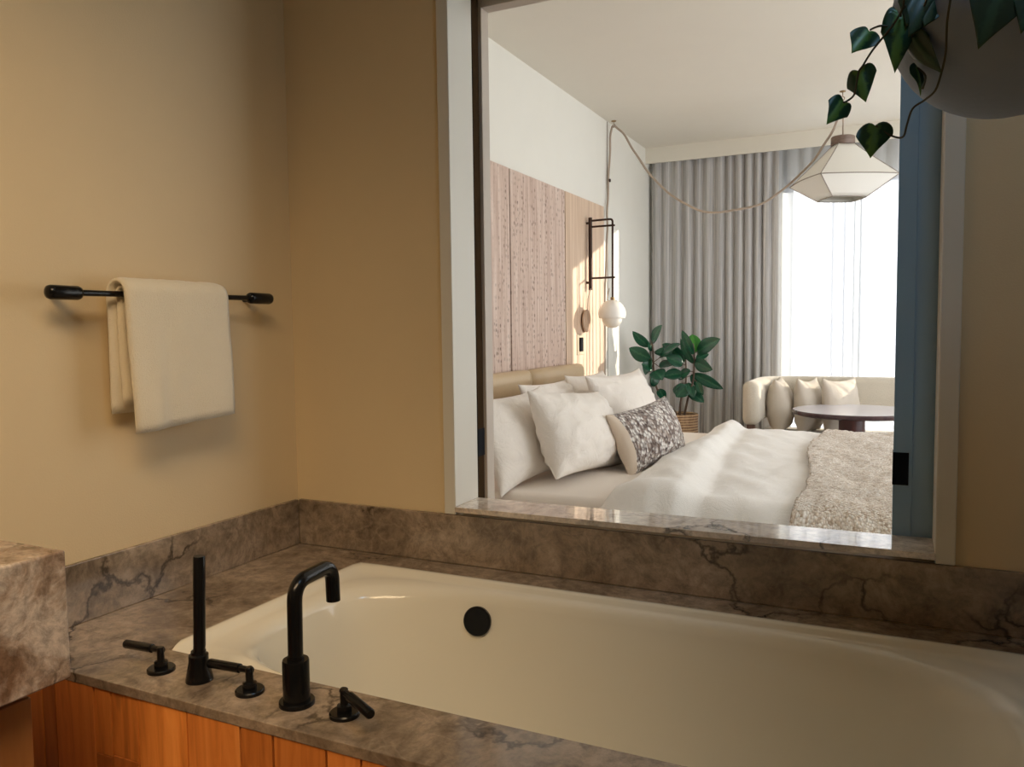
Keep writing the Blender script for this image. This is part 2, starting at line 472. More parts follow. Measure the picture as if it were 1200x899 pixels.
# the partition with the opening; a bathroom leaf and a bedroom leaf with the panel pocket between them
bm = bmesh.new()
for (y0, y1) in ((.012, .118), (.166, .2)):
    box(bm, XB0, OX0-.012, y0, y1, 0, CZ)
    box(bm, OX1+.012, XB1, y0, y1, 0, CZ)
    box(bm, OX0-.012, OX1+.012, y0, y1, OZ1, CZ)
    box(bm, OX0-.012, OX1+.012, y0, y1, 0, OZ0-.02)
box(bm, XB0, -.15, .118, .166, 0, CZ)
box(bm, 2.3, XB1, .118, .166, 0, CZ)
box(bm, -.15, 2.3, .118, .166, OZ1, CZ)
box(bm, -.15, 2.3, .118, .166, 0, OZ0-.02)
w = struct('wall_back', bm, [M['bath_wall'], M['bed_wall']])
for p in w.data.polygons:
    if p.center.y > .15: p.material_index = 1

# casing and jamb linings
struct('trim_1', bx(.478, OX0-.0005, 0, .012, .6905, 2.15, bev=.002), M['trim'])
struct('trim_2', bx(OX1+.0005, OX1+.036, 0, .012, .6905, 2.15, bev=.002), M['trim'])
struct('trim_3', bx(.478, OX1+.036, -.001, .012, OZ1+.001, 2.12, bev=.002), M['trim'])
struct('trim_4', bx(OX0-.012, OX0, .0005, .124, .711, OZ1, bev=.0015), M['trim'])
struct('trim_5', bx(OX1, OX1+.012, .0005, .124, .711, OZ1, bev=.0015), M['trim'])
struct('trim_6', bx(OX0-.012, .5195, .163, .205, .66, OZ1, bev=.0015), M['rearjamb'])
struct('trim_7', bx(OX1, OX1+.012, .163, .205, .66, OZ1, bev=.0015), M['rearjamb'])
struct('trim_8', bx(.5195, OX1, .163, .205, 2.006, OZ1+.01, bev=.0015), M['rearjamb'])
struct('trim_9', bx(OX0, OX1, .0125, .118, OZ1-.03, OZ1, bev=.0015), M['trim'])

# window wall, window and the bulkhead over the curtains
WX0, WX1, WZ0, WZ1 = .73, 2.42, .06, 2.29
bm = bmesh.new()
box(bm, XB0-.1, WX0, YF, YF+.1, 0, CZ); box(bm, WX1, XB1+.1, YF, YF+.1, 0, CZ)
box(bm, WX0, WX1, YF, YF+.1, 0, WZ0); box(bm, WX0, WX1, YF, YF+.1, WZ1, CZ)
struct('wall_bedroom_far', bm, M['bed_wall'])
bm = bmesh.new()
box(bm, WX0, WX1, YF+.02, YF+.08, WZ0, WZ0+.06); box(bm, WX0, WX1, YF+.02, YF+.08, WZ1-.06, WZ1)
for x in (WX0, 1.22, WX1-.06): box(bm, x, x+.06, YF+.02, YF+.08, WZ0, WZ1)
wf = struct('window_1', bm, M['winframe'])
struct('pane', bx(WX0+.01, WX1-.01, YF+.045, YF+.055, WZ0+.01, WZ1-.01), M['glass'], wf)
struct('trim_10', bx(XB0, XB1, 4.586, 4.606, 2.479, CZ), M['valance'])
struct('trim_11', bx(XB0, XB1, 4.606, YF, 2.545, CZ), M['valance'])
struct('baseboard_left', bx(XB0, XB0+.015, .2, YF, 0, .1, bev=.003), M['trim'])

# ------------------------------------------------------------------ bathtub surround
DZ = .562
TX0, TX1, TY0, TY1 = .278, 1.775, -.70, -.099
RX2 = RX
sur = thing('tub_surround', 'brown veined marble deck and upstand framing the bathtub', 'tub surround', (1.0, -.05, DZ))
bm = bmesh.new()
t = .018
box(bm, 0, RX2, -.845, TY0, DZ-t, DZ, bev=.0015); box(bm, 0, RX2, TY1, 0, DZ-t, DZ, bev=.0015)
box(bm, 0, TX0, TY0, TY1, DZ-t, DZ, bev=.0); box(bm, TX1, RX2, TY0, TY1, DZ-t, DZ, bev=.0)
obj('deck_slab', bm, M['marble'], sur)
obj('backsplash', bx(BW, 0, -.90, 0, DZ, .689, bev=.0015), M['marble'], sur)
obj('backsplash', bx(0, RX2, 0, .012, DZ, .689, bev=.0015), M['marble'], sur)
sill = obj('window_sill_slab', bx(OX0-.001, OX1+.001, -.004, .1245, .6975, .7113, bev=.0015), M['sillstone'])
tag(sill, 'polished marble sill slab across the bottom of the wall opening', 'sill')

# plank front
bm = bmesh.new(); pl = bm.faces.layers.float.new('plank')
xs = [.0, .115, .152, .257, .300, .366, .483, .599, .665, .767, .83, .93, 1.02, 1.13, 1.22, 1.34, 1.45, 1.55, 1.66, 1.77, 1.9, 2.1]
for a, b in zip(xs, xs[1:]):
    cuts = [0, DZ-t]
    if abs(a-.300) < .001: cuts = [0, .43, DZ-t]
    elif abs(a-.257) < .001: cuts = [0, .425, DZ-t]
    elif abs(a-.115) < .001: cuts = [0, .30, DZ-t]
    elif random.random() < .3: cuts = [0, random.uniform(.15, .4), DZ-t]
    for z0, z1 in zip(cuts, cuts[1:]):
        fs = box(bm, a+.0019, b-.0019, -.842+random.uniform(-.0018, .0018), -.815, z0+.0008, z1-.0006)
        r = random.random()
        for f in fs: f[pl] = r
pan = obj('plank_front', bm, M['planks'])
tag(pan, 'orange reclaimed wood planks cladding the front of the bathtub', 'wood cladding')

# bathtub
tub = thing('bathtub', 'white enamel bathtub set into the marble deck', 'bathtub', (1.03, -.4, .15))
TYN = -.745   # the rim runs on under the stone along the near side
cx, cy = (TX0+TX1)/2, (TYN+TY1)/2
hx, hy = (TX1-TX0)/2, (TY1-TYN)/2
NT = 144
def sup(ax, ay, n, k, sx=0):
    a = 2*PI*k/NT
    c, s_ = math.cos(a), math.sin(a)
    # superellipse by angle, spaced to keep the corners well sampled
    r = (abs(c)**n + abs(s_)**n) ** (-1/n)
    return cx + sx + ax*r*c, cy + ay*r*s_
rings = [(hx, hy, 90, DZ-.012, 0), (hx, hy, 90, DZ+.001, 0), (hx-.002, hy-.002, 70, DZ+.0035, 0), (hx-.007, hy-.007, 50, DZ+.0035, 0),
         (hx-.017, hy-.017, 40, DZ+.001, 0), (hx-.022, hy-.020, 30, DZ-.006, 0), (hx-.040, hy-.033, 7, DZ-.009, 0),
         (hx-.056, hy-.040, 4.2, DZ-.011, 0), (hx-.068, hy-.046, 3.7, DZ-.018, 0), (hx-.076, hy-.051, 3.5, DZ-.032, 0),
         (hx-.088, hy-.060, 3.4, DZ-.09, 0), (hx-.112, hy-.078, 3.4, DZ-.20, 0), (hx-.145, hy-.095, 3.4, DZ-.31, 0),
         (hx-.18, hy-.115, 3.3, DZ-.365, 0), (hx-.23, hy-.145, 3.2, DZ-.392, 0), (hx-.32, hy-.19, 3, DZ-.40, 0), (.3, .03, 2.4, DZ-.404, 0)]
bm = bmesh.new()
def rim(ax, ay, n, k, sx, z):
    x, y = sup(ax, ay, n, k, sx)
    # the stone overlaps the rim along the near side
    return (x, y, z - (.024*(1-sstep(TY0+.002, TY0+.016, y)) if z > DZ-.02 else 0))
R_ = [[bm.verts.new(rim(ax, ay, n, k, sx, z)) for k in range(NT)] for ax, ay, n, z, sx in rings]
for A, B in zip(R_, R_[1:]):
    for k in range(NT):
        bm.faces.new((A[k], A[(k+1) % NT], B[(k+1) % NT], B[k]))
bm.faces.new(R_[-1])
sh = obj('tub_shell', bm, M['tub'], tub, smooth=True)
md = sh.modifiers.new('thick', 'SOLIDIFY'); md.thickness = .004; md.offset = 1
bm = bmesh.new()
lathe(bm, [(0, .012), (.033, .012), (.0335, -.006), (.031, -.009), (0, -.0095)], (.663, -.1715, .494), 40, (-.10, 1, -.17))
obj('overflow_cover', bm, M['black'], tub, angle=40)
bm = bmesh.new()
lathe(bm, [(.03, 0), (.03, .004), (.022, .006), (0, .006)], (.75, -.40, DZ-.403), 32)
obj('drain', bm, M['black'], tub, angle=40)

# ------------------------------------------------------------------ tub filler set
FY = -.775
sp = thing('tub_spout', 'black curved tub spout on a thick round collar', 'faucet', (.655, FY, DZ))
bm = bmesh.new(); lathe(bm, [(.0285, 0), (.0285, .006), (.0275, .0075), (.021, .0075)], (.655, FY, DZ), 40); obj('flange', bm, M['black'], sp, angle=35)
bm = bmesh.new(); lathe(bm, [(.0215, .007), (.0215, .071), (.0205, .074), (.0135, .074), (.0135, .079)], (.655, FY, DZ), 40); obj('collar', bm, M['black'], sp, angle=35)
bm = bmesh.new()
tube(bm, round_path([(.655, FY, DZ+.07), (.657, FY, .760), (.647, -.668, .762), (.6475, -.667, .697)], .032, 12), .0122, 20)
obj('spout_pipe', bm, M['black'], sp, angle=50)

ws = thing('hand_shower', 'black upright stick hand shower standing in a flared holder', 'hand shower', (.44, FY, DZ))
bm = bmesh.new(); lathe(bm, [(.023, 0), (.0228, .004), (.0165, .034), (.0165, .045), (.0125, .047), (.0125, .052)], (.44, FY, DZ), 36); obj('holder', bm, M['black'], ws, angle=35)
bm = bmesh.new(); tube(bm, [(.4405, FY, DZ+.045), (.4435, FY, .625), (.4515, FY-.001, .780), (.4516, FY-.001, .782)], .0102, 20, radii=[.0098, .0102, .0102, .0092]); obj('wand', bm, M['black'], ws, angle=50)

def lever(x, y, dirv, label, dz=0):
    t_ = thing('tub_lever_handle', label, 'faucet handle', (x, y, DZ), 'lever handles on the tub deck')
    bm = bmesh.new(); lathe(bm, [(.024, 0), (.024, .005), (.022, .007), (.0125, .0072)], (x, y, DZ), 36); obj('flange', bm, M['black'], t_, angle=35)
    bm = bmesh.new(); lathe(bm, [(.0115, .006), (.0115, .017), (.0085, .018), (.0065, .019), (.0065, .042), (.005, .0435)], (x, y, DZ), 24); obj('stem', bm, M['black'], t_, angle=35)
    d = V(dirv).normalized()
    p = V((x, y, DZ+.038+dz))
    bm = bmesh.new(); tube(bm, [p - d*.006, p+d*.02, p+d*.021, p+d*.088, p+d*.090], .0075, 18, radii=[.0055, .0058, .0078, .0078, .0066]); obj('lever', bm, M['black'], t_, angle=35)
lever(.347, FY, (-1, 0, -.04), 'black lever handle beside the flared hand shower holder, over the darker deck corner')
lever(.555, FY, (-1, 0, -.04), 'black lever handle standing between the hand shower and the curved spout')
lever(.750, FY, (.82, -.42, -.02), 'black lever handle pointing away from the curved spout, last of the fittings')

# ------------------------------------------------------------------ towel bar and towel
tb = thing('towel_bar', 'slim black towel bar with capsule ends on the bathroom wall', 'towel bar', (BW, -.44, 1.246))
bm = bmesh.new(); tube(bm, [(.05, -.69, 1.2445), (.05, -.22, 1.2485)], .0062, 16); obj('rod', bm, M['black'], tb, angle=50)
for ya, yb in ((-.752, -.678), (-.222, -.140)):
    zz = 1.244 if ya < -.5 else 1.2485
    g_ = [(0, 0), (.007, .001), (.0125, .004), (.0142, .009), (.0142, yb-ya-.009), (.0125, yb-ya-.004), (.007, yb-ya-.001), (0, yb-ya)]
    bm = bmesh.new(); lathe(bm, g_, (.05, ya, zz), 24, (0, 1, 0)); e_ = obj('end_capsule', bm, M['black'], tb, angle=50)
    bm = bmesh.new(); tube(bm, [(BW, ya+.05, zz), (.045, ya+.05, zz)], .008, 16); obj('wall_post', bm, M['black'], e_, angle=50)

bm = bmesh.new()
def towel_layer(y0, y1, r, zf, zb, th, seed, skew=0.0):
    """a folded terry layer over the bar: front drop to zf, back drop to zb, thickness th, rounded rim"""
    bar = V((.05, 0, 1.2465))
    path = []
    for k in range(14): path.append((r, zf + (bar.z-zf)*k/14))
    for k in range(13):
        a = PI*k/12; path.append((r*math.cos(a), bar.z + r*math.sin(a)))
    for k in range(1, 13): path.append((-r, bar.z - (bar.z-zb)*k/12))
    nu = 26
    nP = len(path)
    def pt(i, j, side):
        u = j/(nu-1)
        px, pz = path[i]
        q = path[min(i+1, nP-1)]; o = path[max(i-1, 0)]
        tx, tz = q[0]-o[0], q[1]-o[1]; L = math.hypot(tx, tz) or 1
        nx, nz_ = tz/L, -tx/L
        down = max(0, (bar.z-pz)/.3)
        edge = (1-min(1, min(u, 1-u)*11))
        endp = (1-min(1, min(i, nP-1-i)/1.6))
        h = th/2*math.sqrt(max(.02, 1-edge**2*.85))*math.sqrt(max(.03, 1-endp**2*.8))
        y = y0 + (y1-y0)*u
        y += (.012*down)*(1 if i < 20 else .3) + skew*down
        zoff = 0
        if i < 14: zoff = down*(.016*u - .006) + .003*nz((u*4, i*.3, seed))
        w_ = .006*fbm((y*9, pz*4, seed), 1, seed)*min(1, down*2.5+.15) + .0016*nz((y*60, pz*60, seed))
        wave = .009*down*math.exp(-((u-.20)/.09)**2) - .006*down*math.exp(-((u-.33)/.08)**2)
        off = (h if side > 0 else -h) + w_ + (wave if i < 17 else 0)
        return V((bar.x + px + nx*off, y, pz + nz_*off + zoff))
    F_ = [[bm.verts.new(pt(i, j, 1)) for j in range(nu)] for i in range(nP)]
    B_ = [[bm.verts.new(pt(i, j, -1)) for j in range(nu)] for i in range(nP)]
    for i in range(nP-1):
        for j in range(nu-1):
            bm.faces.new((F_[i][j], F_[i][j+1], F_[i+1][j+1], F_[i+1][j]))
            bm.faces.new((B_[i][j], B_[i+1][j], B_[i+1][j+1], B_[i][j+1]))
    for i in range(nP-1):
        for j in (0, nu-1): bm.faces.new((F_[i][j], F_[i+1][j], B_[i+1][j], B_[i][j]))
    for j in range(nu-1):
        for i in (0, nP-1): bm.faces.new((F_[i][j], B_[i][j], B_[i][j+1], F_[i][j+1]))
towel_layer(-.588, -.328, .0135, .985, 1.01, .0115, 3.0, .004)
towel_layer(-.600, -.318, .0275, .957, .992, .0150, 8.0)
tw = obj('towel', bm, M['towel'], smooth=True)
tag(tw, 'folded cream terry towel hanging over the black towel bar', 'towel')

# ------------------------------------------------------------------ vanity
vc = obj('vanity_counter', bx(BW+.001, .472, -2.6, -1.030, .676, .860, bev=.003), M['marble_v'])
tag(vc, 'thick pinkish brown marble vanity counter block at the picture edge', 'counter')
vb = thing('vanity_cabinet', 'orange brown wooden vanity cabinet under the thick marble counter', 'cabinet', (.2, -1.8, 0))
obj('carcass', bx(BW+.001, .415, -2.55, -1.060, .0, .674, bev=.003), M['vanwood'], vb)
bm = bmesh.new()
box(bm, .415, .432, -1.76, -1.064, .04, .655, bev=.002); obj('door', bm, M['vanwood'], vb)
bm = bmesh.new()
box(bm, .415, .432, -2.5, -1.765, .04, .655, bev=.002); obj('door', bm, M['vanwood'], vb)

# ------------------------------------------------------------------ sliding panels in the opening
def panel(x0, x1, lab, lead):
    t_ = thing('sliding_panel', lab, 'sliding panel', ((x0+x1)/2, .142, .66), 'sliding panels in the wall opening')
    z0, z1 = .684, 2.045
    sw = .036
    bm = bmesh.new()
    box(bm, x0, x0+sw, .126, .160, z0, z1, bev=.001); box(bm, x1-sw, x1, .126, .160, z0, z1, bev=.001)
    box(bm, x0+sw, x1-sw, .126, .160, z0, z0+.02); box(bm, x0+sw, x1-sw, .126, .160, z1-.05, z1)
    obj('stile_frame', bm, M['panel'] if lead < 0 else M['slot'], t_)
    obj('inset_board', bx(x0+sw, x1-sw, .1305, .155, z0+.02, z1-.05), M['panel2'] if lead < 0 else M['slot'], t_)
    if lead < 0:
        bm = bmesh.new(); box(bm, x0-.0012, x0+.030, .1245, .1615, .820, .890, bev=.0005)
    else:
        bm = bmesh.new(); box(bm, x1-.03, x1+.0012, .1245, .1615, .822, .896, bev=.0005)
    obj('edge_pull', bm, M['blackp'], t_)
panel(1.517, 2.2, 'grey sliding panel tinted with painted blue haze, pulled partly out across the opening', -1)
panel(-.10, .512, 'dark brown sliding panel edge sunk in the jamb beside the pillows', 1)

# ------------------------------------------------------------------ bedroom: wooden wall panelling
wp = thing('wall_panelling', 'tall limed wood panelling behind the bed with dark carved nicks', 'wall panelling', (XB0, 2.0, 1.0))
ys = [.2, 1.22, 2.0075, 2.776, 3.495]
PZ = 1.992
for i, (a, b) in enumerate(zip(ys, ys[1:])):
    o = obj('board_panel', bx(XB0+.004, XB0+.026, a+.007, b-.007, 0, PZ, bev=.001), M['stitched'] if i < 3 else M['pine'], wp)
    if i == 3: o['label'] = 'plain pale pine end panel'
obj('backing', bx(XB0, XB0+.012, .2, 3.502, 0, PZ-.002), M['dark_gap'], wp)

# ------------------------------------------------------------------ bed
MX0, MX1, MY0, MY1, MZ = -.19, 1.93, .905, 2.87, .555
bed = thing('bed', 'wide bed with white fitted sheet against the panelled wall', 'bed', (.9, 1.85, 0))
obj('bed_base', bx(MX0, MX1-.02, MY0+.03, MY1-.03, .06, .30, bev=.02, seg=3), M['bedbase'], bed)
for lx in (MX0+.08, MX1-.12):
    for ly in (MY0+.10, MY1-.10):
        bm = bmesh.new(); lathe(bm, [(.022, 0), (.028, .065)], (lx, ly, 0), 16); obj('leg', bm, M['legwood'], bed, angle=40)
mt = obj('mattress', bx(MX0, MX1, MY0, MY1, .30, MZ, bev=.035, seg=5), M['sheet'], bed, angle=60)

def head_cushion(y0, y1, lab):
    """thick rolled-top leather backrest hung on the panelling"""
    x0 = XB0+.027
    prof = [(0, .50), (.05, .50), (.065, .53), (.070, .70), (.078, .84), (.088, .89), (.084, .925), (.066, .945), (.035, .950), (.008, .935), (0, .92)]
    bm = bmesh.new()
    n = 18
    rows = []
    for k in range(n+1):
        u = k/n
        e = 1-min(1, min(u, 1-u)*9)
        sc_ = math.sqrt(max(.06, 1-e*e*.94))
        row = []
        for j, (px, pz) in enumerate(prof):
            row.append(bm.verts.new((x0+px*sc_ + .003*nz((u*5, pz*7, y0)), y0+(y1-y0)*u + .01*(1 if u < .5 else -1)*e*(pz-.5)*.3, pz - (1-sc_)*.012)))
        rows.append(row)
    for A, B in zip(rows, rows[1:]):
        for j in range(len(prof)-1): bm.faces.new((A[j], A[j+1], B[j+1], B[j]))
        bm.faces.new((A[-1], A[0], B[0], B[-1]))
    bm.faces.new(rows[0]); bm.faces.new(rows[-1][::-1])
    o = obj('headboard_cushion', bm, M['leather'], smooth=True)
    tag(o, lab, 'headboard cushion', 'leather headboard cushions')
head_cushion(1.36, 2.14, 'tan leather headboard cushion cut off by the frame of the opening')
head_cushion(2.15, 2.93, 'tan leather headboard cushion showing its rounded far corner by the pine panel')

def pillow(name, w, h, th, c, nrm, up, mat, lab, cat='pillow', group=None, seed=1.0, pinch=.06, wr=1.0, mats=None, side=0, ear=.0, N_=34, lean=None):
    nrm = V(nrm).normalized(); up = V(up); up = (up - nrm*up.dot(nrm)).normalized(); rt = up.cross(nrm)
    c = V(c)
    bm = bmesh.new(); uvl = bm.loops.layers.uv.new('UVMap')
    def pt(u, v, s):
        # u, v in [-1, 1]
        e = max(0, (1-u*u))*max(0, (1-v*v))
        x = w/2*u*(1-pinch*(1-v*v)*abs(u)**3 + ear*(u*u*v*v)**2)
        y = h/2*v*(1-pinch*(1-u*u)*abs(v)**3 + ear*(u*u*v*v)**2)
        z = th/2*(e**.42)*(1-.12*max(0, v)*1.0)
        sag = .10*h*(1-(v+1)/2)*0
        r = max(abs(u), abs(v))
        # creases that run in from the seams
        cr = fbm((u*3.2, v*3.2, seed), 1.6, seed)*.010*wr*(.35+.65*r)*min(1, .25+e*3)
        ang = math.atan2(v, u)
        cr += .003*wr*math.sin(ang*10+seed*3+3*nz((u*2, v*2, seed)))*r**3*(1-r)*5*min(1, e*5)
        z = (z + cr*min(1, e*9))*s
        if s < 0: z *= .85
        return c + rt*x + up*(y-sag) + nrm*z
    n = N_
    G = {}
    for s in (1, -1):
        for i in range(n+1):
            for j in range(n+1):
                edge = i in (0, n) or j in (0, n)
                if s < 0 and edge: G[s, i, j] = G[1, i, j]; continue
                # denser towards the edge
                f = lambda k: math.sin((k/n*2-1)*PI/2*.92)/math.sin(PI/2*.92)
                G[s, i, j] = bm.verts.new(pt(f(i), f(j), s))
    for s in (1, -1):
        for i in range(n):
            for j in range(n):
                q = [(i, j), (i+1, j), (i+1, j+1), (i, j+1)]
                if s < 0: q = q[::-1]
                f = bm.faces.new([G[s, a, b] for a, b in q])
                for l, (a, b) in zip(f.loops, q): l[uvl].uv = (a/n, b/n)
                if side and i/n < side: f.material_index = 1
    o = obj(name, bm, mats or mat, smooth=True)
    tag(o, lab, cat, group)
    return o
GP = 'white pillows at the head of the bed'
# upright back row against the leather cushions
pillow('pillow', .64, .36, .16, (.150, 1.19, .728), (1, -.02, .42), (-.38, 0, 1), M['pillow'], 'white pillow cut off by the frame of the opening, corner hanging over the mattress edge', group=GP, seed=1.3, ear=.09)
pillow('pillow', .66, .365, .17, (-.0, 1.93, .725), (1, .03, .36), (-.36, 0, 1), M['pillow'], 'white pillow mostly hidden, crumpled top showing behind the big square pillow', group=GP, seed=4.1, ear=.05, wr=2.2)
pillow('pillow', .62, .37, .17, (.02, 2.44, .735), (1, .03, .36), (-.36, 0, 1), M['pillow'], 'white pillow whose top corner peeks out below the sunlit pine panel', group=GP, seed=6.6, ear=.05)
# front row
pillow('pillow', .665, .345, .23, (.325, 1.375, .732), (1, -.03, .40), (-.38, .10, 1), M['pillow'], 'large white pillow standing in front on the mattress, closest to the marble sill', group=GP, seed=2.2, ear=.045, pinch=.05, wr=1.8)
pillow('pillow', .66, .385, .21, (.245, 2.28, .742), (1, -.10, .36), (-.36, .03, 1), M['pillow'], 'white pillow leaning behind the brown woven lumbar pillow', group=GP, seed=3.7, ear=.06, wr=1.4)
lb = pillow('lumbar_pillow', .66, .27, .17, (.52, 1.745, .685), (1, -.12, .40), (-.40, 0, 1), None, 'small oblong pillow in brown and white chunky weave on the bed', seed=5.2, ear=.04, wr=.6, mats=[M['lumbar'], M['lumbar_side']], side=.11)

# duvet with a turned back fold
def duvet_edge(v): return .575 - .02*v + .012*math.sin(v*9)
def fold_end(v): return .93 - .17*v + .015*math.sin(v*6+1)
DX1 = 1.99
def duvet_pt(u, v):
    # v: 0 near hem .. 1 far hem, u: 0 head side .. 1 foot
    dr, top = .30, 2.05
    s = v*(dr*2+top)
    r = .12
    zt = .583
    y0, y1 = .845, 2.925
    if s < dr:
        y, z = y0, zt-r-(dr-s)
        k = 0
    elif s > dr+top:
        y, z = y1, zt-r-(s-dr-top); k = 1
    else:
        k = (s-dr)/top
        y = y0+(y1-y0)*k
        d = min(y-y0, y1-y)
        z = zt - (r-math.sqrt(max(0, r*r-(r-d)**2)) if d < r else 0)
    x0 = duvet_edge(k)
    x = x0+(DX1-x0)*u
    # rolled head side edge and the fold-back band
    fe = fold_end(k)
    a = x-x0
    band = sstep(-.02, .20, a)*(1-sstep(fe-x0-.10, fe-x0+.015, a))
    bz = .066*band*(1+.35*nz((x*4, y*4, 2)))*(.75+.25*k)
    bz += .012*sstep(fe-x0-.02, fe-x0+.08, a)*(1-sstep(fe-x0+.08, fe-x0+.5, a))
    lip = 1-sstep(0, .05, a)
    wr = .012*fbm((x*3.5, y*2.2, z*2), 1, 5.0, 4)
    wr += .010*nz((x*10+y*6, y*2.5-x*2, z*6), 1, 1.0)
    hang = 1 if (s < dr+.03 or s > dr+top-.03) else 0
    if hang:
        out = bz*.7 + wr*1.3 + .012*math.sin(x*21+nz((x*3, z*3, 1))*3)*min(1, abs(zt-z)*4)
        y += -out if s < dr+.03 else out
        z += wr*.3 - lip*.0
        x += lip*.01
    else:
        z += bz + wr - lip*.038
        # fold tapers over the near corner
    return V((x, y, z))
bm = bmesh.new(); uvl = bm.loops.layers.uv.new('UVMap')
grid(bm, 130, 150, duvet_pt, uvl=uvl)
dv = obj('duvet', bm, M['linen'], smooth=True)
md = dv.modifiers.new('thick', 'SOLIDIFY'); md.thickness = .02; md.offset = -1
tag(dv, 'white duvet folded back across the bed', 'duvet')

def throw_pt(u, v):
    x0 = 1.195 + .035*math.sin(v*7) + .012*nz((0, v*14, 3))
    p0 = duvet_pt((x0+(1.93-x0)*u - duvet_edge(.5))/(DX1-duvet_edge(.5)), .035+.93*v)
    q = p0.copy()
    s = (.035+.93*v)*2.65
    if s < .33: q.y -= .012
    elif s > 2.32: q.y += .012
    else: q.z += .012
    j = .006*nz((p0.x*26, p0.y*26, p0.z*26)) + .004*nz((p0.x*60, p0.y*60, p0.z*60))
    q += V((0, -j if s < .33 else 0, j if s >= .33 else 0))
    return q
bm = bmesh.new(); uvl = bm.loops.layers.uv.new('UVMap')
grid(bm, 110, 190, throw_pt, uvl=uvl)
th_ = obj('throw_blanket', bm, M['throw'], smooth=True)
md = th_.modifiers.new('thick', 'SOLIDIFY'); md.thickness = .014; md.offset = 1
tag(th_, 'chunky beige woven throw blanket laid over the foot of the bed', 'blanket')

# ------------------------------------------------------------------ wall lamp, paddle, outlet
LY = 3.142
wl = thing('wall_lamp', 'dark bronze bracket wall lamp with white globe beside the bed', 'wall lamp', (-.265, LY, 1.4))
XW = XB0+.026
bm = bmesh.new(); tube(bm, [(-.262, LY, 1.412), (-.262, LY, 1.874)], .0125, 16); obj('wall_bar', bm, M['bronze'], wl, angle=50)
for z in (1.46, 1.84):
    bm = bmesh.new(); tube(bm, [(XW, LY, z), (-.262, LY, z)], .008, 12); obj('standoff', bm, M['bronze'], wl, angle=50)
bm = bmesh.new(); tube(bm, [(-.262, LY, 1.815), (-.098, LY, 1.816)], .0065, 12); obj('arm', bm, M['bronze'], wl, angle=50)
bm = bmesh.new(); tube(bm, [(-.262, LY, 1.487), (-.098, LY, 1.488)], .0065, 12); obj('arm', bm, M['bronze'], wl, angle=50)
bm = bmesh.new(); tube(bm, round_path([(-.262, LY, 1.854), (-.112, LY, 1.856), (-.113, LY, 1.345)], .02, 8), .0068, 12); obj('stem_tube', bm, M['bronze'], wl, angle=50)
bm = bmesh.new(); lathe(bm, [(.008, .065), (.0135, .063), (.0135, 0), (.022, -.003), (.022, -.008)], (-.1135, LY, 1.298), 20); obj('socket', bm, M['brass'], wl, angle=40)
GC = V((-.124, LY, 1.262))
R1 = .088
pr = [(.02, R1*.97)] + [(R1*math.sin(a), R1*math.cos(a)) for a in [PI*k/18 for k in range(2, 11)]] + [(R1*.955, -.027), (R1*.93, -.030), (0, -.030)]
bm = bmesh.new(); lathe(bm, pr, (-.1135-.004, LY, 1.258), 40); obj('globe_shade', bm, M['opal'], wl, angle=40)
R2 = .066
pr = [(0, -.029), (R2, -.030)] + [(R2*math.cos(a), -.030-R2*math.sin(a)*.95) for a in [PI*k/18 for k in range(1, 9)]] + [(0, -.030-R2*.95)]
bm = bmesh.new(); lathe(bm, pr, (-.1135-.004, LY, 1.258), 40); obj('globe_diffuser', bm, M['opal2'], wl, angle=40)
bm = bmesh.new(); tube(bm, smooth_path([(-.150, LY, 1.345), (-.146, LY, 1.37), (-.136, LY, 1.42)]), .0022, 8); obj('pull_chain', bm, M['brass'], wl)

pd = thing('wooden_paddle', 'oval wooden paddle hanging by a cord from the wall lamp bar', 'hanging tag', (-.27, 3.07, 1.21))
bm = bmesh.new()
lathe(bm, [(0, -.008), (.060, -.008), (.066, -.005), (.068, 0), (.066, .005), (.060, .008), (0, .008)], (0, 0, 0), 40, 'x')
for v_ in bm.verts: v_.co = V((v_.co.x - .272, v_.co.y + 3.09, v_.co.z*1.07 + 1.213))
obj('disc', bm, M['oval'], pd, angle=45)
bm = bmesh.new(); tube(bm, [(-.266, 3.092, 1.28), (-.264, 3.10, 1.36), (-.258, 3.135, 1.425)], .0028, 8); obj('hanging_cord', bm, M['cord'], pd)

ou = thing('wall_switch', 'pale metal wall switch with black toggle on the pine panel', 'switch', (XW, 3.01, 1.06))
obj('plate', bx(XW, XW+.006, 2.955, 3.065, .998, 1.128, bev=.002), M['plate'], ou)
obj('toggle', bx(XW+.0055, XW+.016, 2.988, 3.036, 1.02, 1.108, bev=.003), M['blackp'], ou)

# ------------------------------------------------------------------ pendant lamp with swagged cord
PX, PY = 1.2, 3.65
pn = thing('pendant_lamp', 'white faceted fabric pendant lamp on a swagged cord', 'pendant lamp', (PX, PY, CZ))
az0 = math.atan2(-.80, -.25)
def ringp(r, z, k): a = az0 + k*PI/2; return V((PX+.005+r*math.cos(a), PY+r*math.sin(a), z))
lev = [(.062, 2.282), (.335, 2.058), (.152, 1.945)]
bm = bmesh.new()
nsub = 10
def shade_pt(r, z, f, bulge):
    k = int(f) % 4; t_ = f-int(f)
    p = ringp(r, z, k).lerp(ringp(r, z, k+1), t_)
    c_ = V((PX+.005, PY, z))
    return c_ + (p-c_)*(1+bulge*math.sin(PI*t_))
def zr(s):
    if s <= 1:
        return lev[0][0]+(lev[1][0]-lev[0][0])*(s**1.07), lev[0][1]+(lev[1][1]-lev[0][1])*s
    s -= 1
    return lev[1][0]+(lev[2][0]-lev[1][0])*s, lev[1][1]+(lev[2][1]-lev[1][1])*s
ss = [0, .15, .3, .45, .6, .75, .9, 1, 1.2, 1.4, 1.6, 1.8, 2]
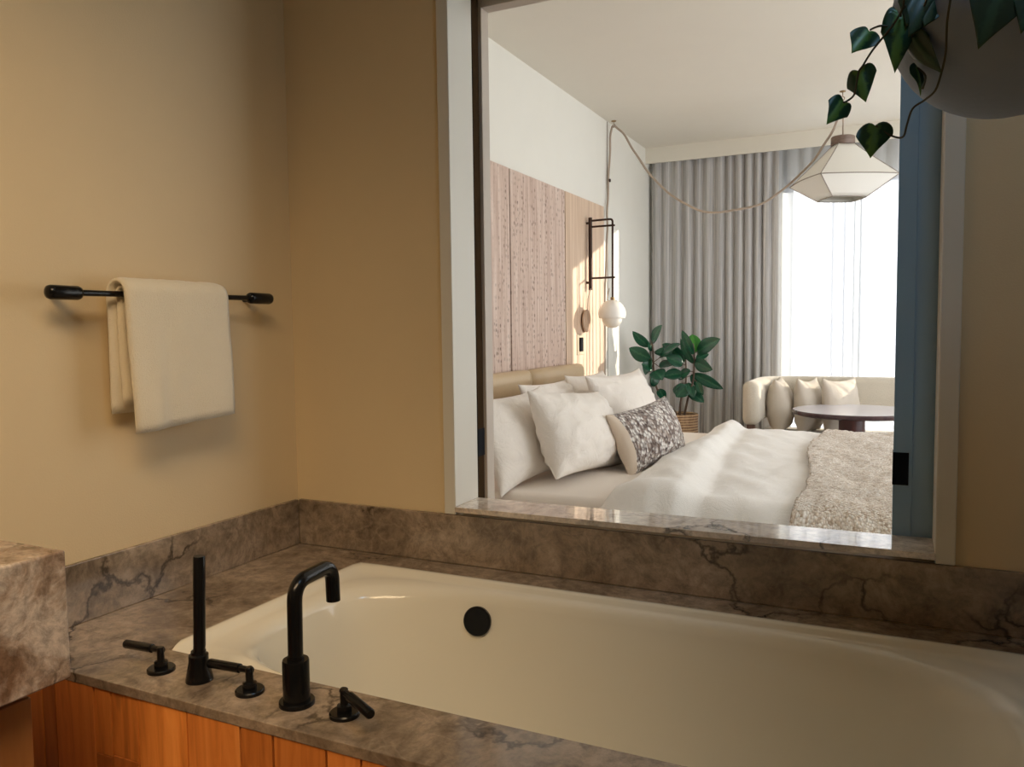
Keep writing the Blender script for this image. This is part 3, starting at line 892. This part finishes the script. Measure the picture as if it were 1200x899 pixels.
RR = [[bm.verts.new(shade_pt(*zr(s), f/nsub, .10)) for f in range(4*nsub)] for s in ss]
for A, B in zip(RR, RR[1:]):
    for k in range(4*nsub): bm.faces.new((A[k], A[(k+1) % (4*nsub)], B[(k+1) % (4*nsub)], B[k]))
shd = obj('shade', bm, M['shade'], pn, angle=30)
md = shd.modifiers.new('thick', 'SOLIDIFY'); md.thickness = .003; md.offset = -1
bm = bmesh.new()
for k in range(4):
    tube(bm, [shade_pt(*zr(s), k+.0001, 0) for s in ss], .0032, 8)
tube(bm, [shade_pt(*zr(1), f/nsub % 4, .10) for f in range(4*nsub+1)], .0032, 8)
tube(bm, [shade_pt(*zr(2), f/nsub % 4, .10) for f in range(4*nsub+1)], .0032, 8)
obj('piping', bm, M['piping'], shd, smooth=True)
bm = bmesh.new(); lathe(bm, [(.068, 0), (.070, .003), (.070, .048), (.066, .052), (.012, .053), (.012, .06)], (PX+.005, PY, 2.272), 32); obj('cap', bm, M['capwood'], pn, angle=40)
bm = bmesh.new(); tube(bm, [(PX+.005, PY, 2.33), (PX+.004, PY, 2.45), (PX+.002, PY, 2.545)], .0045, 8); obj('drop_cord', bm, M['cord'], pn, smooth=True)
SW = [(1.2, 2.548), (1.184, 2.457), (1.127, 2.335), (1.059, 2.227), (.97, 2.131), (.842, 2.019), (.711, 1.949), (.55, 1.923), (.383, 1.924), (.241, 1.98), (.096, 2.094), (-.023, 2.219), (-.113, 2.36), (-.186, 2.484), (-.241, 2.548), (-.268, 2.563)]
pts = [V((x, PY, z)) for x, z in SW]
pts += [V((-.288, PY, 2.545)), V((-.293, PY-.01, 2.45)), V((-.296, 3.62, 2.25)), V((-.30, 3.60, 2.05)), V((-.29, 3.56, 1.9)), V((-.285, 3.54, 1.75))]
low = [V((-.296, 3.535, 1.5)), V((-.30, 3.53, 1.2)), V((-.303, 3.54, .8)), V((-.305, 3.54, .4))]
sp_ = smooth_path(pts+low, 8)
for _ in range(14):
    sp_ = [sp_[0]] + [(sp_[i-1]+sp_[i]*2+sp_[i+1])/4 if i < 122 else sp_[i] for i in range(1, len(sp_)-1)] + [sp_[-1]]
sp_ = [p + V((.002*math.sin(i*.55), .002*math.cos(i*.55), .0025*math.sin(i*.37))) for i, p in enumerate(sp_)]
bm = bmesh.new(); tube(bm, sp_, .0075, 8); obj('swag_cord', bm, M['cord'], pn, smooth=True)
for hx_, hz in ((PX, 2.555), (-.270, 2.565)):
    bm = bmesh.new()
    lathe(bm, [(.018, 0), (.016, -.006), (.004, -.008)], (hx_, PY, CZ), 16)
    tube(bm, [V((hx_, PY, CZ-.006)), V((hx_, PY, hz+.012))] + [V((hx_+.011*math.sin(a), PY, hz+.001+.011*math.cos(a))) for a in [PI*k/6 for k in range(0, 11)]], .0022, 8)
    obj('ceiling_hook', bm, M['brass'], pn, smooth=True)
bm = bmesh.new(); lathe(bm, [(0, -.012), (.012, -.010), (.013, 0), (.012, .010), (0, .012)], (-.296, 3.622, 2.19), 16); obj('cord_clip', bm, M['bronze'], pn, smooth=True)
bm = bmesh.new(); tube(bm, [(-.312, 3.632, 2.594), (-.312, 3.632, 1.6), (-.312, 3.62, .6)], .0028, 8); obj('wall_wire', bm, M['piping'], pn)

# ------------------------------------------------------------------ curtains
def curtain(name, x0, x1, y, z0, z1, pitch, amp, mat, seed, lab, nper=9, sharp=0.6):
    n = int((x1-x0)/pitch*nper)
    bm = bmesh.new()
    def pt(u, v):
        x = x0+(x1-x0)*u
        ph = 2*PI*((x-x0)/pitch + .9*nz((x*2.3, seed, 0)) + .25*nz((x*9, seed, 4)))
        a = amp*(.65+.5*nz((x*3.1, seed, 7)))*(.8+.25*v)
        s = math.sin(ph); s = math.copysign(abs(s)**sharp, s)
        drift = .012*nz((x*4, (1-v)*1.6, seed))*v
        return V((x + .25*a*math.cos(ph)+drift, y + a*s + .012*nz((x*5, v*1.5, seed+2))*v, z1+(z0-z1)*v))
    grid(bm, n, 14, pt)
    o = obj(name, bm, mat, smooth=True)
    tag(o, lab, 'curtain')
    return o
curtain('drape', XB0+.02, .70, 4.672, .02, 2.54, .080, .034, M['drape'], 2.0, 'heavy grey striped drape gathered beside the window')
curtain('sheer_curtain', .60, 2.75, 4.748, .02, 2.54, .100, .030, M['sheer'], 5.0, 'sheer white curtain glowing in front of the window', 8, .8)

# ------------------------------------------------------------------ sofa
sf = thing('sofa', 'cream boucle sofa with curved floating backrest under the window', 'sofa', (1.4, 4.1, 0))
path = []
for k in range(7): path.append(V((.655, 3.74+.42*k/6, 0)))
for k in range(1, 13):
    a = PI/2*k/12; path.append(V((.655+.24*(1-math.cos(a)), 4.16+.24*math.sin(a), 0)))
for k in range(1, 12): path.append(V((.895+1.45*k/11, 4.40, 0)))
sec = []
hw, zb, zt_, rr = .055, .505, .800, .045
for cxs, czs, a0 in ((hw-rr, zt_-rr, 0), (-(hw-rr), zt_-rr, 90), (-(hw-rr), zb+rr, 180), (hw-rr, zb+rr, 270)):
    for k in range(6):
        a = math.radians(a0+90*k/5); sec.append((cxs+rr*math.cos(a), czs+rr*math.sin(a)))
bm = bmesh.new()
rows = []
def ring_at(p, nrm, k_in, shift):
    return [bm.verts.new(p + nrm*(sx*k_in) + shift + V((0, 0, (zb+zt_)/2 + (sz-(zb+zt_)/2)*(1-(1-k_in)*.35)))) for sx, sz in sec]
for i, p in enumerate(path):
    d = (path[min(i+1, len(path)-1)]-path[max(i-1, 0)]).normalized(); nrm = V((d.y, -d.x, 0))
    if i == 0:
        for kk, sh_ in ((.45, -.045), (.75, -.034), (.92, -.018)): rows.append(ring_at(p, nrm, kk, V((0, sh_, 0))))
    rows.append(ring_at(p, nrm, 1, V((0, 0, 0))))
for A, B in zip(rows, rows[1:]):
    for k in range(len(sec)): bm.faces.new((A[k], A[(k+1) % len(sec)], B[(k+1) % len(sec)], B[k]))
bm.faces.new(rows[0]); bm.faces.new(rows[-1][::-1])
obj('backrest', bm, M['boucle'], sf, smooth=True)
obj('seat', bx(.66, 2.34, 3.76, 4.36, .27, .432, bev=.035, seg=4), M['boucle'], sf, angle=60)
for lx, ly in ((.655, 3.742), (.80, 4.385), (1.9, 4.40), (2.30, 4.40)):
    obj('post', bx(lx-.026, lx+.026, ly-.026, ly+.022, 0, .51, bev=.004), M['legwood'], sf)
for lx in (1.3, 2.28):
    obj('leg', bx(lx-.026, lx+.026, 3.79, 3.84, 0, .272, bev=.004), M['legwood'], sf)
GC_ = 'oatmeal cushions on the sofa'
pillow('sofa_cushion', .36, .36, .21, (.788, 4.12, .607), (1, .03, .06), (-.05, 0, 1), M['cush'], 'oatmeal sofa cushion seen edge on, tucked against the curved arm', 'cushion', GC_, 1.1, ear=.10, wr=.8, N_=22)
pillow('sofa_cushion', .36, .36, .19, (.978, 4.14, .607), (.95, -.22, .07), (-.06, .06, 1), M['cush'], 'oatmeal sofa cushion between two others, behind the table edge', 'cushion', GC_, 2.7, ear=.10, wr=.8, N_=22)
pillow('sofa_cushion', .36, .365, .18, (1.185, 4.15, .610), (.87, -.48, .08), (-.06, .06, 1), M['cush'], 'oatmeal sofa cushion directly behind the dark table pedestal', 'cushion', GC_, 3.9, ear=.10, wr=.8, N_=22)

# ------------------------------------------------------------------ table
tbx, tby = 1.30, 3.70
ta = thing('round_table', 'round dark wood pedestal table in front of the sofa', 'table', (tbx, tby, 0))
bm = bmesh.new(); lathe(bm, [(0, 0), (.36, 0), (.374, .006), (.378, .014), (.378, .026), (.372, .032), (0, .032)], (tbx, tby, .600), 64); tt = obj('tabletop', bm, [M['tabletop'], M['table_reflection']], ta, angle=30)
for p in tt.data.polygons:
    if p.normal.z > .9 and p.center.z > .62: p.material_index = 1
bm = bmesh.new(); lathe(bm, [(.078, .0), (.078, .601)], (tbx-.02, tby, 0), 48); obj('pedestal', bm, M['darkwood'], ta, angle=30)

# ------------------------------------------------------------------ leaves
def heart_back(a):
    return -.15 + .15*((.5-a)/.5)**2 if a < .5 else .24 - .39*math.sqrt(max(0, 1-((a-.5)/.5)**2))
def heart_front(a):
    return .24 + .76*(.62*(1-a**1.7) + .38*(1-a)**2.6)

def leaf_mesh(bm, base, tip, width, up, shape='ellipse', curl=.12, fold=.18, uvl=None):
    base, tip = V(base), V(tip)
    d = tip-base; L = d.length; d.normalize()
    up = V(up); nrm = (up - d*up.dot(d)).normalized(); sd = d.cross(nrm)
    heart = shape == 'heart'
    nv, nu = 12, 17 if heart else 7
    vs = []
    for j in range(nv+1):
        t_ = j/nv
        row = []
        for i in range(nu):
            u = i/(nu-1)*2-1
            if heart:
                u = math.sin(u*PI/2)
                a = abs(u)
                yy = heart_back(a)*(1-t_) + heart_front(a)*t_
                x = u*width/2*(1-.10*(1-t_)*0)
            else:
                yy = t_
                x = u*width/2*math.sin(PI*min(1, .03+.97*t_)**.9)**.75
            z = -curl*L*yy*abs(yy) + fold*abs(x) + .02*L*math.sin(PI*max(0, yy))
            if heart: z += .05*L*math.sin(u*5+base.x*90)*abs(u)
            row.append(bm.verts.new(base + d*(yy*L) + sd*x + nrm*z))
        vs.append(row)
    for j in range(nv):
        for i in range(nu-1):
            f = bm.faces.new((vs[j][i], vs[j][i+1], vs[j+1][i+1], vs[j+1][i]))
            if uvl is not None:
                for l, (a, b) in zip(f.loops, ((i, j), (i+1, j), (i+1, j+1), (i, j+1))):
                    uu = a/(nu-1)*2-1
                    if heart: uu = math.sin(uu*PI/2)
                    l[uvl].uv = (uu/2+.5, b/nv)

CAM = V((1.5155, -1.75, 1.16))
# hanging planter
hp = thing('hanging_planter', 'grey round hanging planter with trailing heart shaped leaves', 'hanging plant', (1.641, -.492, 1.44))
pc = V((1.641, -.492, 1.572)); PR = .140
pr = [(0, -PR*.97)] + [(PR*math.sin(a), -PR*math.cos(a)*.97) for a in [PI*k/24 for k in range(2, 17)]] 
e = pr[-1]
pr += [(e[0]-.010, e[1]+.001), (e[0]-.012, e[1]-.02), (0, e[1]-.03)]
bm = bmesh.new(); lathe(bm, pr, pc, 56); obj('pot', bm, M['concrete'], hp, angle=45)
bm = bmesh.new(); lathe(bm, [(e[0]-.012, e[1]-.028), (0, e[1]-.018)], pc, 40); obj('soil', bm, M['soil'], hp)
for k in range(3):
    a = 2*PI*k/3+.6
    bm = bmesh.new(); tube(bm, [pc+V((math.cos(a)*(e[0]-.006), math.sin(a)*(e[0]-.006), e[1]-.002)), V((pc.x, pc.y, 2.2)), V((pc.x, pc.y, 2.6))], .0022, 8)
    obj('hanging_rope', bm, M['cord'], hp)
PHILO = [([1.477, -0.558, 1.552], [1.458, -0.581, 1.521], 0.0372), ([1.515, -0.58, 1.556], [1.51, -0.59, 1.485], 0.0405), ([1.512, -0.544, 1.575], [1.504, -0.558, 1.519], 0.0324), ([1.465, -0.554, 1.503], [1.474, -0.573, 1.457], 0.0395), ([1.447, -0.555, 1.464], [1.429, -0.579, 1.432], 0.0326), ([1.485, -0.497, 1.441], [1.48, -0.518, 1.394], 0.0448), ([1.536, -0.561, 1.494], [1.542, -0.582, 1.454], 0.0209), ([1.528, -0.581, 1.527], [1.561, -0.598, 1.473], 0.0311), ([1.546, -0.604, 1.563], [1.525, -0.62, 1.518], 0.0385), ([1.555, -0.596, 1.57], [1.542, -0.614, 1.529], 0.0388), ([1.62, -0.675, 1.541], [1.595, -0.683, 1.473], 0.0556), ([1.651, -0.667, 1.538], [1.637, -0.68, 1.484], 0.039), ([1.531, -0.572, 1.592], [1.521, -0.586, 1.542], 0.0345)]
for i, (b, t_, w_) in enumerate(PHILO):
    bm = bmesh.new(); uvl = bm.loops.layers.uv.new('UVMap')
    up = (CAM - V(b)).normalized() + V((random.uniform(-.3, .3), 0, random.uniform(-.1, .35)))
    if i in (6, 7): up = V((.8, -.5, .3)) if i == 6 else V((-.5, -.8, -.2))
    leaf_mesh(bm, b, t_, w_*1.08, up, 'heart', .06, -.25, uvl)
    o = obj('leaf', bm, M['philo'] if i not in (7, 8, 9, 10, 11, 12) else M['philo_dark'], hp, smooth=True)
    md = o.modifiers.new('thick', 'SOLIDIFY'); md.thickness = .0006
VINES = [[[1.585, -.53, 1.640], [1.545, -.585, 1.628], [1.521, -0.599, 1.578], [1.517, -0.593, 1.562], [1.507, -0.588, 1.546], [1.496, -0.584, 1.534], [1.482, -0.579, 1.519], [1.471, -0.575, 1.503], [1.466, -0.573, 1.496], [1.463, -0.569, 1.48], [1.46, -0.566, 1.468], [1.451, -0.564, 1.462], [1.447, -0.565, 1.461]], [[1.5, -0.582, 1.546], [1.49, -0.583, 1.548], [1.479, -0.562, 1.552]], [[1.521, -0.594, 1.565], [1.515, -0.592, 1.558], [1.515, -0.582, 1.556]], [[1.60, -.59, 1.640], [1.575, -.63, 1.60], [1.569, -0.628, 1.554], [1.566, -0.619, 1.527], [1.566, -0.603, 1.497], [1.562, -0.593, 1.475], [1.556, -0.588, 1.456], [1.545, -0.57, 1.45], [1.531, -0.56, 1.443], [1.525, -0.54, 1.428], [1.52, -0.52, 1.416], [1.504, -0.50, 1.425], [1.486, -0.497, 1.440]], [[1.542, -0.58, 1.462], [1.545, -.57, 1.48], [1.536, -0.561, 1.494]], [[1.575, -.585, 1.64], [1.552, -0.615, 1.583], [1.540, -0.605, 1.553], [1.528, -0.582, 1.528]], [[1.62, -.58, 1.643], [1.62, -.66, 1.60], [1.62, -.675, 1.541]]]
for v_ in VINES:
    bm = bmesh.new(); tube(bm, smooth_path(v_, 5), .0014, 7); obj('vine', bm, M['vine'], hp, smooth=True)

# rubber plant
BX, BY = .112, 3.95
rp = thing('rubber_plant', 'leafy green rubber plant in a woven basket beyond the bed', 'plant', (BX, BY, 0))
bm = bmesh.new(); lathe(bm, [(.105, 0), (.125, .02), (.143, .25), (.138, .50), (.142, .538), (.136, .545), (.128, .54), (.128, .515)], (BX, BY, 0), 48); obj('basket', bm, M['basket'], rp, angle=50)
bm = bmesh.new(); lathe(bm, [(.13, .52), (.06, .527), (0, .53)], (BX, BY, 0), 32); obj('soil', bm, M['soil'], rp)
RST = [[[0.15, 3.95, 0.51], [0.16, 3.95, 0.556], [0.182, 3.95, 0.656], [0.22, 3.95, 0.799], [0.225, 3.95, 0.983], [.215, 3.95, 1.05]], [[0.12, 3.96, 0.51], [0.122, 3.95, 0.555], [0.132, 3.95, 0.654], [0.165, 3.95, 0.765], [0.165, 3.95, 0.929]], [[0.09, 3.94, 0.51], [0.088, 3.95, 0.554], [0.01, 3.95, 0.629], [-0.058, 3.95, 0.761], [-0.08, 3.95, 1.05], [-.085, 3.95, 1.10]]]
for s_ in RST:
    bm = bmesh.new(); pp = smooth_path(s_, 6); tube(bm, pp, .008, 10, radii=[.0095-.005*i/len(pp) for i in range(len(pp))]); obj('stem', bm, M['stem'], rp, smooth=True)
RUB = [([-0.104, 3.934, 1.028], [-0.189, 3.837, 1.129], 0.056), ([-0.079, 3.944, 1.055], [0.001, 3.858, 1.176], 0.063), ([-0.09, 3.924, 0.94], [-0.233, 3.892, 1.012], 0.079), ([-0.07, 3.975, 0.982], [0.112, 4.031, 0.986], 0.059), ([-0.028, 3.966, 0.949], [0.123, 3.895, 1.05], 0.071), ([-0.081, 3.952, 0.872], [-0.138, 3.893, 0.902], 0.071), ([-0.058, 3.93, 0.851], [0.021, 3.834, 0.803], 0.086), ([-0.019, 3.933, 0.873], [0.082, 4.017, 0.92], 0.091), ([-0.086, 3.97, 0.826], [-0.073, 4.027, 0.733], 0.071), ([-0.034, 3.968, 0.716], [0.023, 3.891, 0.646], 0.05), ([0.222, 3.939, 0.973], [0.135, 3.957, 1.136], 0.048), ([0.221, 3.964, 0.983], [0.191, 4.032, 1.111], 0.083), ([0.241, 3.973, 0.983], [0.403, 3.872, 1.079], 0.083), ([0.239, 3.956, 0.94], [0.316, 3.984, 0.974], 0.048), ([0.23, 3.95, 0.924], [0.357, 3.869, 0.869], 0.071), ([0.22, 3.948, 0.907], [0.151, 3.848, 1.067], 0.05), ([0.159, 3.976, 0.928], [-0.033, 4.046, 1.042], 0.076), ([0.142, 3.953, 0.83], [0.018, 3.899, 0.821], 0.067), ([0.214, 3.975, 0.83], [0.412, 3.98, 0.73], 0.059), ([0.193, 3.973, 0.819], [0.254, 4.04, 0.761], 0.061), ([0.241, 3.951, 0.777], [0.291, 3.922, 0.688], 0.042), ([0.186, 3.956, 0.699], [0.295, 3.931, 0.639], 0.063), ([0.181, 3.93, 0.745], [0.117, 3.877, 0.676], 0.079), ([0.128, 3.969, 0.763], [0.106, 3.858, 0.705], 0.05), ([0.204, 3.923, 0.854], [0.112, 3.941, 0.798], 0.071), ([-0.088, 3.937, 0.95], [-0.133, 3.934, 0.828], 0.061), ([0.143, 3.948, 0.896], [0.044, 3.904, 0.952], 0.071), ([-0.083, 3.98, 1.004], [-0.107, 3.903, 1.051], 0.04), ([-0.034, 3.945, 0.762], [-0.058, 3.869, 0.799], 0.061), ([0.174, 3.958, 0.765], [0.232, 3.899, 0.672], 0.056)]
for i, (b, t_, w_) in enumerate(RUB):
    bm = bmesh.new(); uvl = bm.loops.layers.uv.new('UVMap')
    up = V((random.uniform(-.5, .5), -.8, random.uniform(.0, .9)))
    leaf_mesh(bm, b, V(t_)+(V(t_)-V(b))*.06, w_*1.38, up, 'ellipse', .08, .22, uvl)
    o = obj('leaf', bm, M['rubber_new'] if i in (11,) else M['rubber'], rp, smooth=True)
    md = o.modifiers.new('thick', 'SOLIDIFY'); md.thickness = .001
    # a short petiole joins each leaf to its stem
    st = min((V(q) for s_ in RST for q in smooth_path(s_, 4)), key=lambda q: (q-V(b)).length)
    bm = bmesh.new(); tube(bm, [st, V(b).lerp(V(t_), .03)], .003, 6); obj('leaf_stalk', bm, M['stem'], o)

# ------------------------------------------------------------------ light
w = bpy.data.worlds.new('sky'); sc.world = w; w.use_nodes = True
bg = w.node_tree.nodes['Background']
bg.inputs['Color'].default_value = (.95, .97, 1.0, 1); bg.inputs['Strength'].default_value = 2.6
def area(name, loc, rot, sx, sy, power, col):
    l = bpy.data.lights.new(name, 'AREA'); l.shape = 'RECTANGLE'; l.size = sx; l.size_y = sy; l.energy = power; l.color = col
    o = bpy.data.objects.new(name, l); COL.objects.link(o); o.location = loc; o.rotation_euler = rot; return o
po = area('window_portal', ((WX0+WX1)/2, YF+.12, (WZ0+WZ1)/2), (math.radians(-90), 0, 0), WX1-WX0, WZ1-WZ0, 1, (1, 1, 1))
po.data.cycles.is_portal = True
po2 = area('added_window_portal', (XB1+.12, (SY0+SY1)/2, (SZ0+SZ1)/2), (math.radians(90), 0, math.radians(90)), SY1-SY0, SZ1-SZ0, 1, (1, 1, 1))  # portal for the added side window
po2.data.cycles.is_portal = True
sn = bpy.data.lights.new('sun', 'SUN'); sn.energy = 17.0; sn.angle = math.radians(.55); sn.color = (1, .90, .74)
so = bpy.data.objects.new('sun', sn); COL.objects.link(so)
so.rotation_euler = V((-1, -.75, -.265)).to_track_quat('-Z', 'Y').to_euler()
# warm recessed spots of the bathroom ceiling, behind and beside the camera, turned to the towel wall
def spot(loc, aim, power, size, blend, rad, col):
    l = bpy.data.lights.new('bathroom_spot', 'SPOT'); l.energy = power; l.spot_size = math.radians(size); l.spot_blend = blend
    l.shadow_soft_size = rad; l.color = col
    o = bpy.data.objects.new('bathroom_spot', l); COL.objects.link(o); o.location = loc
    o.rotation_euler = (V(aim)-V(loc)).to_track_quat('-Z', 'Y').to_euler()
spot((1.25, -1.75, 2.5), (.0, -.85, .95), 112, 72, 1.0, .5, (1, .72, .42))
spot((1.0, -2.5, 2.5), (.5, -.85, .3), 80, 50, 1.0, .4, (1, .72, .44))
area('added_cool_fill', (1.75, -.95, 2.57), (0, 0, 0), .35, .35, 3.2, (.42, .70, 1))  # cool fill lamp added to brighten and blue the right side

# ------------------------------------------------------------------ camera
cam = bpy.data.cameras.new('camera'); co = bpy.data.objects.new('camera', cam); COL.objects.link(co)
yaw, pitch, roll = math.radians(25.64808621), math.radians(3.82979456), math.radians(.69598597)
fw = V((-math.sin(yaw)*math.cos(pitch), math.cos(yaw)*math.cos(pitch), -math.sin(pitch)))
rt = V((math.cos(yaw), math.sin(yaw), 0)); dn = fw.cross(rt)
rt2 = rt*math.cos(roll) + dn*math.sin(roll); dn2 = -rt*math.sin(roll) + dn*math.cos(roll)
mx = Matrix((rt2, -dn2, -fw)).transposed().to_4x4(); mx.translation = CAM
co.matrix_world = mx
cam.sensor_fit = 'HORIZONTAL'; cam.sensor_width = 36; cam.lens = 934.523*36/1200; cam.clip_start = .05
sc.camera = co

sc.view_settings.view_transform = 'Standard'; sc.view_settings.look = 'None'
sc.view_settings.exposure = .44; sc.view_settings.gamma = 1; sc.view_settings.use_curve_mapping = False
sc.cycles.use_denoising = True
sc.cycles.max_bounces = 12; sc.cycles.diffuse_bounces = 7; sc.cycles.transparent_max_bounces = 16
sc.cycles.sample_clamp_indirect = 8
